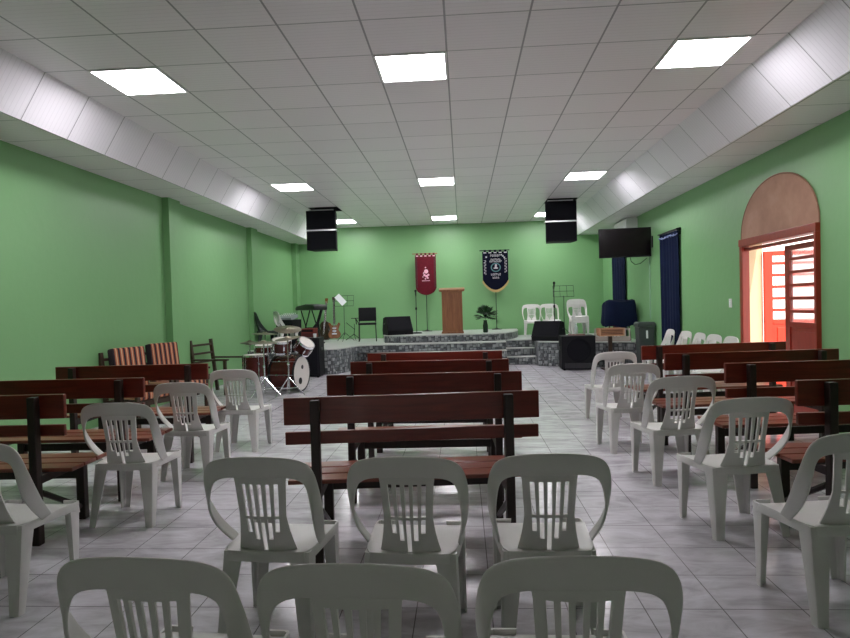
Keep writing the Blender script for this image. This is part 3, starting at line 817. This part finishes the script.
# drum kit
def drum(name, loc, rot, rad, dep, label, group, nl=8, head=HEAD, legs=0, port=False):
    r = empty(name, loc, 0, label, 'drum', group); r.rotation_euler = rot
    MB().lathe([(rad, 0), (rad, dep)], (0, 0, 0), 32).build('shell', DRUMW, r, smooth=True)
    for z in (0, dep):
        s = 1 if z else -1
        MB().lathe([(rad - .004, z - s * .022), (rad + .014, z - s * .022), (rad + .014, z + s * .010), (rad - .004, z + s * .010)], (0, 0, 0), 32, None, True).build('hoop', CHROME if rad < .25 else BLACK, r, smooth=True)
        MB().lathe([(rad + .002, z + s * .001), (rad + .002, z + s * .005)], (0, 0, 0), 32).build('drum_head', head, r)
    for k in range(nl):
        a = 2 * PI * k / nl; ca, sa = math.cos(a) * (rad + .012), math.sin(a) * (rad + .012)
        lg = MB()
        for z in (.11 * dep / .4 + .03, dep - .11 * dep / .4 - .03): lg.box((ca, sa, z), (.022, .022, .035), RZ(a))
        lg.tube([(ca * 1.01, sa * 1.01, -.005), (ca * 1.01, sa * 1.01, dep + .005)], .0035, 5)
        lg.build('lug', CHROME, r)
    if legs:
        for k in range(legs):
            a = 2 * PI * (k + .5) / legs; c_, s_ = math.cos(a) * (rad + .02), math.sin(a) * (rad + .02)
            gtube([(c_, s_, .18), (c_, s_, -.10), (c_ * 1.12, s_ * 1.12, -loc[2] + .006)], .008, 'leg', CHROME, r)
    return r
gd = 'drums of the drum kit'
bd_ = drum('bass_drum', (-3.110, 9.92, .30), (0, R_(90), R_(-12)), .28, .44, 'large dark red bass drum with a pale front head facing right', gd)
port = MB().lathe([(.055, .447), (.055, .452)], (.12, -.06, 0), 16).build('port_hole', BLACK, bd_)
rg = MB().lathe([(.035, .447), (.035, .452)], (-.10, .02, 0), 12).build('head_logo', DARKMET, bd_)
for s in (-1, 1): gtube([(.1, s * .27, .36), (.29, s * .36, .40)], .008, 'spur', CHROME, bd_)
drum('floor_tom', (-3.410, 9.75, .26), (0, 0, 0), .20, .36, 'dark red floor tom drum on three chrome legs, left of the bass drum', gd, 6, legs=3)
drum('rack_tom', (-3.010, 9.86, .66), (R_(14), R_(6), 0), .150, .20, 'left small dark red tom mounted above the bass drum', gd, 6)
drum('rack_tom', (-2.710, 9.98, .66), (R_(18), R_(38), 0), .135, .18, 'right small dark red tom tilted towards the stage', gd, 6)
drum('snare_drum', (-3.42, 10.28, .62), (R_(4), 0, 0), .18, .13, 'shallow snare drum behind the floor tom', gd, 8, legs=3)
def cym_stand(loc, h, rad, label, tilt=(0, 0), extra=None, rz=0):
    r = empty('cymbal_stand', loc, rz, label, 'cymbal stand', 'cymbal stands of the drum kit')
    for k in range(3):
        a = k * 2 * PI / 3 - 2.2
        gtube([(0, 0, .30), (.26 * math.cos(a), .26 * math.sin(a), .012)], .009, 'leg', CHROME, r)
        gtube([(0, 0, .12), (.15 * math.cos(a), .15 * math.sin(a), .14)], .006, 'leg_brace', CHROME, r)
    gtube([(0, 0, .06), (0, 0, h)], .012, 'pole', CHROME, r)
    MB().lathe([(.018, -.02), (.022, 0), (.018, .02)], (0, 0, h * .55), 10).build('clamp', CHROME, r)
    c_ = MB().lathe([(.006, .022), (.03, .02), (.045, .006), (rad * .6, -.006), (rad, -.018), (rad, -.020), (.04, .002)], (0, 0, 0), 32).build('cymbal', BRASS, r, smooth=True)
    c_.location = (0, 0, h); c_.rotation_euler = (tilt[0], tilt[1], 0)
    if extra:
        c2 = MB().lathe([(.006, -.022), (.03, -.02), (rad * .6, .004), (rad, .016), (rad, .018), (.04, 0)], (0, 0, 0), 32).build('cymbal', BRASS, r, smooth=True)
        c2.location = (0, 0, h - .045)
    return r
cym_stand((-3.130, 9.32, 0), .86, .22, 'chrome cymbal stand with a flat cymbal in front of the floor tom', (.03, .02))
cym_stand((-2.740, 9.30, 0), .92, .20, 'chrome cymbal stand with spread legs in front of the bass drum', (.12, -.1))
cym_stand((-3.58, 10.75, 0), .94, .24, 'cymbal stand at the back left of the drum kit', (0, .05))
cym_stand((-3.100, 10.55, 0), 1.02, .24, 'cymbal stand behind the bass drum with a tilted cymbal', (.25, .1))
hh = cym_stand((-3.82, 10.62, 0), .80, .17, 'hi-hat stand with two cymbals at the left rear of the drum kit', (0, 0), True); hh['category'] = 'hi-hat'
th = empty('drum_stool', (-3.15, 10.95, 0), 0, 'round black drum stool behind the drum kit', 'stool')
MB().lathe([(.15, .46), (.17, .48), (.17, .53), (.14, .55)], (0, 0, 0), 24).build('seat', BLACK, th, smooth=True)
gtube([(0, 0, .15), (0, 0, .47)], .016, 'post', CHROME, th)
for k in range(3):
    a = k * 2 * PI / 3; gtube([(0, 0, .28), (.22 * math.cos(a), .22 * math.sin(a), .012)], .010, 'leg', CHROME, th)
pd = empty('drum_pedal', (-3.250, 9.98, 0), R_(-100), 'small metal bass drum pedal on the floor behind the bass drum', 'pedal')
MB().box((0, 0, .03), (.09, .28, .012), RX(.12)).build('footboard', SILVER, pd)
MB().tube([(-.05, .13, 0), (-.05, .13, .20), (.05, .13, .20), (.05, .13, 0)], .008, 6).build('frame', SILVER, pd)

# ------------------------------------------------------------------ stage things, right
pl = empty('potted_plant', (.52, 14.2, DA), 0, 'leafy green fan plant in a slim dark vase on the dais right of the lectern', 'plant')
MB().lathe([(.045, 0), (.06, .02), (.06, .16), (.045, .24), (.04, .27), (.05, .29)], (0, 0, 0), 20).build('vase', VASE, pl, smooth=True)
fo = MB(); stm = MB(); rp = random.Random(5)
for k in range(52):
    a = rp.uniform(0, 2 * PI); el = rp.uniform(-.25, 1.45); ln_ = rp.uniform(.22, .33)
    base = Vector((0, 0, .34)); d = Vector((math.cos(a) * math.cos(el), math.sin(a) * math.cos(el) * .7, math.sin(el) * .85))
    p1 = base + d * ln_ * .55 + Vector((0, 0, .03)); stm.tube([(0, 0, .19), tuple(base), tuple(p1)], .004, 5)
    side = d.cross(Vector((0, 0, 1))).normalized() if abs(d.z) < .98 else Vector((1, 0, 0))
    up = side.cross(d)
    for q in range(7):
        an = (q - 3) * .38; dd = (d * math.cos(an) + side * math.sin(an)).normalized(); wv = dd.cross(up).normalized() * .020
        L3 = ln_ * .52
        A = p1; Bq = p1 + dd * L3 * .55 + wv; Cq = p1 + dd * L3 - up * .02; Dq = p1 + dd * L3 * .55 - wv
        vs = [fo.bm.verts.new(p) for p in (A, Bq, Cq, Dq)]; fo._f(vs)
fo.build('foliage', LEAF, pl); stm.build('stem', VASE, pl)

sb = empty('subwoofer', (2.27, 12.33, 0), R_(-2), 'large square black subwoofer on the floor in front of the stage steps', 'loudspeaker')
MB().box((0, 0, .35), (.66, .46, .66)).build('cabinet', BLACK, sb, bevel=.012)
MB().lathe([(.235, 0), (.235, .012), (.20, .012), (.16, -.02), (.06, -.04), (.05, -.01)], (0, -.232, .40), 32, RX(PI / 2)).build('cone', GRILLE, sb, smooth=True)
MB().box((0, -.232, .09), (.54, .010, .10)).build('port', mat('port_grey', (.02, .02, .024), .35), sb, bevel=.003)
for sx in (-1, 1): MB().box((sx * .333, 0, .42), (.010, .16, .08)).build('handle', DARKMET, sb)
for sx in (-1, 1):
    for sy in (-1, 1): MB().lathe([(.025, 0), (.025, .02)], (sx * .28, sy * .18, 0), 10).build('foot', BLACK, sb)
bt = empty('bottle', (2.27, 12.36, .68), 0, 'small clear white bottle on top of the subwoofer', 'bottle')
MB().lathe([(.030, 0), (.034, .02), (.034, .13), (.014, .18), (.013, .20)], (0, 0, 0), 16).build('body', mat('pale_bottle', (.6, .7, .66), .15, Transmission_Weight=.4), bt, smooth=True)
MB().lathe([(.015, .20), (.015, .225)], (0, 0, 0), 12).build('cap', WHITE, bt)
bk = MB().box((0, 0, .012), (.30, .20, .024)).build('folder', mat('pinkish_folder', (.28, .16, .14), .6)); bk.location = (2.27, 12.33, .68); bk.location.z = .681
bt.location.z = .706
setp(bk, 'flat reddish folder lying on the subwoofer under the bottle', 'folder')

# draped instrument
dr = empty('draped_instrument', (3.28, 12.98, ST), R_(5), 'bulky instrument covered with a navy cloth below the wall television', 'covered instrument')
mb = MB(); n = 48; rings = []
prof = [(.0, .84), (.30, .84), (.37, .82), (.40, .74), (.41, .55), (.43, .38), (.40, .30)]
for i, (rr, zz) in enumerate(prof[1:]):
    ring = []
    for k in range(n):
        a = 2 * PI * k / n; sq = 1 / max(abs(math.cos(a)) ** 4 + abs(math.sin(a)) ** 4, .01) ** .25
        wob = 1 + (.05 * math.sin(a * 7 + 1) + .03 * math.sin(a * 13)) * (i / 5)
        ring.append(mb.bm.verts.new((rr * sq * math.cos(a) * wob * .80, rr * sq * math.sin(a) * .62 * wob, zz + .02 * math.sin(a * 5) * (i > 4) - .02 * math.sin(a * 3) * (i < 2))))
    rings.append(ring)
for A, C in zip(rings, rings[1:]):
    for k in range(n): mb._f([A[k], A[(k + 1) % n], C[(k + 1) % n], C[k]])
mb._f(rings[0])
mb.build('cloth', NAVY, dr, smooth=True)
MB().lathe([(.24, .30), (.24, .75)], (0, 0, 0), 24).build('drum_body', DRUMW, dr, smooth=True)
for k in range(4):
    a = PI / 4 + k * PI / 2; gtube([(.22 * math.cos(a), .18 * math.sin(a), .40), (.26 * math.cos(a), .2 * math.sin(a), 0)], .016, 'leg', ARMW, dr)

cr_ = empty('offering_box', (2.88, 12.12, 0), R_(2), 'shallow light wooden box on a dark post in front of the stage', 'offering box')
bxm = MB().box((0, -.145, .195), (.46, .018, .15)).box((0, .145, .195), (.46, .018, .15)).box((-.22, 0, .195), (.018, .27, .15)).box((.22, 0, .195), (.018, .27, .15)).box((0, 0, .125), (.44, .27, .015))
bxm.build('box', CRATE, cr_, bevel=.004)
edg = MB()
for zz in (.125, .265): edg.box((0, -.158, zz), (.47, .008, .014))
for xx in (-.23, .23): edg.box((xx, -.158, .195), (.014, .008, .15))
edg.build('edge_strip', mat('pale_edge', (.55, .33, .2), .6), cr_)
gr_ = MB()
for zz in (.165, .195, .225): gr_.box((0, -.156, zz), (.40, .006, .008))
gr_.build('groove_line', ARMW, cr_)
MB().box((0, 0, -.22), (.07, .07, .66)).build('post', ARMW, cr_, bevel=.004)
MB().box((0, 0, -.535), (.30, .26, .03)).build('foot', ARMW, cr_, bevel=.004)
for ch in cr_.children: ch.location.z = .55
tw = MB()
for k in range(5):
    tw.lathe([(.01, 0), (.04, .02), (.05, .05), (.02, .08)], (-.05 + .05 * k, .02 * math.sin(k * 2), .0 + .02 * math.sin(k * 3)), 10, RX(.4 * math.sin(k)) @ RY(.6 * math.cos(k)))
tw = tw.build('cloth', mat('pinkish_cloth', (.55, .42, .42), .8), smooth=True); tw.location = (2.90, 12.12, .69)
setp(tw, 'crumpled pale cloth lying in the shallow wooden box', 'cloth')

# low rail in front of the right of the stage
rl = empty('low_railing', (3.02, 12.64, ST), math.atan2(-.57, 1.655), 'low pale wooden railing on the stage edge behind the subwoofer', 'railing')
MB().box((.02, .06, .05), (.72, .02, .10)).build('bottom_board', FENCE, rl, bevel=.003)
MB().box((.02, .06, .25), (.72, .02, .03)).build('top_rail', FENCE, rl, bevel=.003)
for k in range(9):
    MB().box((-.32 + .085 * k, .06, .165), (.030, .014, .20)).build('baluster', FENCE, rl)

bn = empty('grey_bin', (3.47, 11.85, 0), 0, 'dark grey-green lidded bin with a white label against the right wall', 'bin')
MB().lathe([(.17, 0), (.21, .80), (.215, .84)], (0, 0, 0), 4, RZ(PI / 4)).build('body', GREYPL, bn, bevel=.02)
MB().lathe([(.235, .84), (.235, .90), (.20, .935)], (0, 0, 0), 4, RZ(PI / 4)).build('lid', GREYPL, bn, bevel=.015)
MB().box((0, -.150, .70), (.035, .006, .15), RX(-.04)).build('label_sticker', PAPER, bn)
pb = MB().box((0, 0, .15), (.16, .10, .16)).build('paper_box', PAPER, bevel=.004); pb.location = (2.96, 11.95, .0); 
pb.location = (2.93, 11.2, -.07); setp(pb, 'small white carton on the floor behind the farthest right bench', 'carton')

# ------------------------------------------------------------------ wooden armchairs at the left wall
def armchair(loc, rz, label, cushions, lean=0):
    r = empty('wooden_armchair', loc, rz, label, 'armchair', 'wooden armchairs against the left wall')
    for sx in (-1, 1):
        MB().box((sx * .29, .27, .28), (.045, .045, .56)).build('front_leg', ARMW, r, bevel=.004)
        MB().box((sx * .29, -.30, .44), (.045, .05, .90), RX(.12)).build('rear_leg', ARMW, r, bevel=.004)
        MB().box((sx * .29, 0, .57), (.06, .66, .028)).build('armrest', ARMW, r, bevel=.006)
        MB().box((sx * .29, 0, .28), (.03, .54, .05)).build('side_rail', ARMW, r, bevel=.003)
    MB().box((0, .27, .28), (.54, .03, .06)).build('front_rail', ARMW, r, bevel=.003)
    for k, z in enumerate((.52, .66, .80)): MB().box((0, -.285 - (z - .44) * .12, z), (.54, .022, .035)).build('back_slat', ARMW, r, bevel=.003)
    for k in range(4): MB().box((0, -.20 + .13 * k, .30), (.54, .06, .018)).build('seat_slat', ARMW, r)
    if cushions:
        o = MB().box((0, .03, .37), (.54, .54, .10)).build('seat_cushion', STRIPE, r, bevel=.03, smooth=True)
        o = MB().box((0, 0, 0), (.47, .11, .56)).build('back_cushion', STRIPE, r, bevel=.03, smooth=True)
        o.location = (0, -.225, .655); o.rotation_euler = (.14, 0, 0)
    return r
armchair((-4.0, 7.28, 0), R_(-112), 'wooden armchair with orange and black striped cushions, nearer of the two at the left wall', True)
armchair((-4.0, 8.16, 0), R_(-114), 'wooden armchair with orange and black striped cushions, farther one beside the wall pillar', True)
armchair((-4.06, 9.86, 0), R_(-100), 'bare dark wooden armchair frame without cushions, between wall pillar and drum kit', False)

# ------------------------------------------------------------------ camera
ya, pi_, ro = -.0625, -.0223, .0269
cy, sy = math.cos(ya), math.sin(ya); cp_, sp_ = math.cos(pi_), math.sin(pi_)
R1 = Matrix(((cy, -sy, 0), (sy, cy, 0), (0, 0, 1))); R2 = Matrix(((1, 0, 0), (0, cp_, sp_), (0, -sp_, cp_)))
M3 = R2 @ R1
c_, s_ = math.cos(ro), math.sin(ro)
X = c_ * M3[0] - s_ * M3[2]; Y = s_ * M3[0] + c_ * M3[2]; Z = -M3[1]
cam = bpy.data.cameras.new('camera'); co = bpy.data.objects.new('camera', cam); COL.objects.link(co)
co.matrix_world = Matrix(((X[0], Y[0], Z[0], 0), (X[1], Y[1], Z[1], 0), (X[2], Y[2], Z[2], 1.36), (0, 0, 0, 1)))
cam.sensor_width = 36; cam.sensor_fit = 'HORIZONTAL'; cam.lens = 606.2 / 850 * 36; cam.clip_start = .05
sc.camera = co

# ------------------------------------------------------------------ daylight
wd = bpy.data.worlds.new('world'); sc.world = wd; wd.use_nodes = True
bg = wd.node_tree.nodes['Background']; bg.inputs[0].default_value = (1, .96, .92, 1); bg.inputs[1].default_value = 3.0
sun = bpy.data.lights.new('sun', 'SUN'); sun.energy = 4.0; sun.color = (1, .92, .8); sun.angle = .01
so = bpy.data.objects.new('sun', sun); COL.objects.link(so)
so.rotation_euler = Vector((-.10, .75, -.62)).to_track_quat('-Z', 'Y').to_euler()

sc.view_settings.view_transform = 'Standard'; sc.view_settings.look = 'None'
sc.view_settings.gamma = 1; sc.view_settings.use_curve_mapping = False
sc.view_settings.exposure = 0
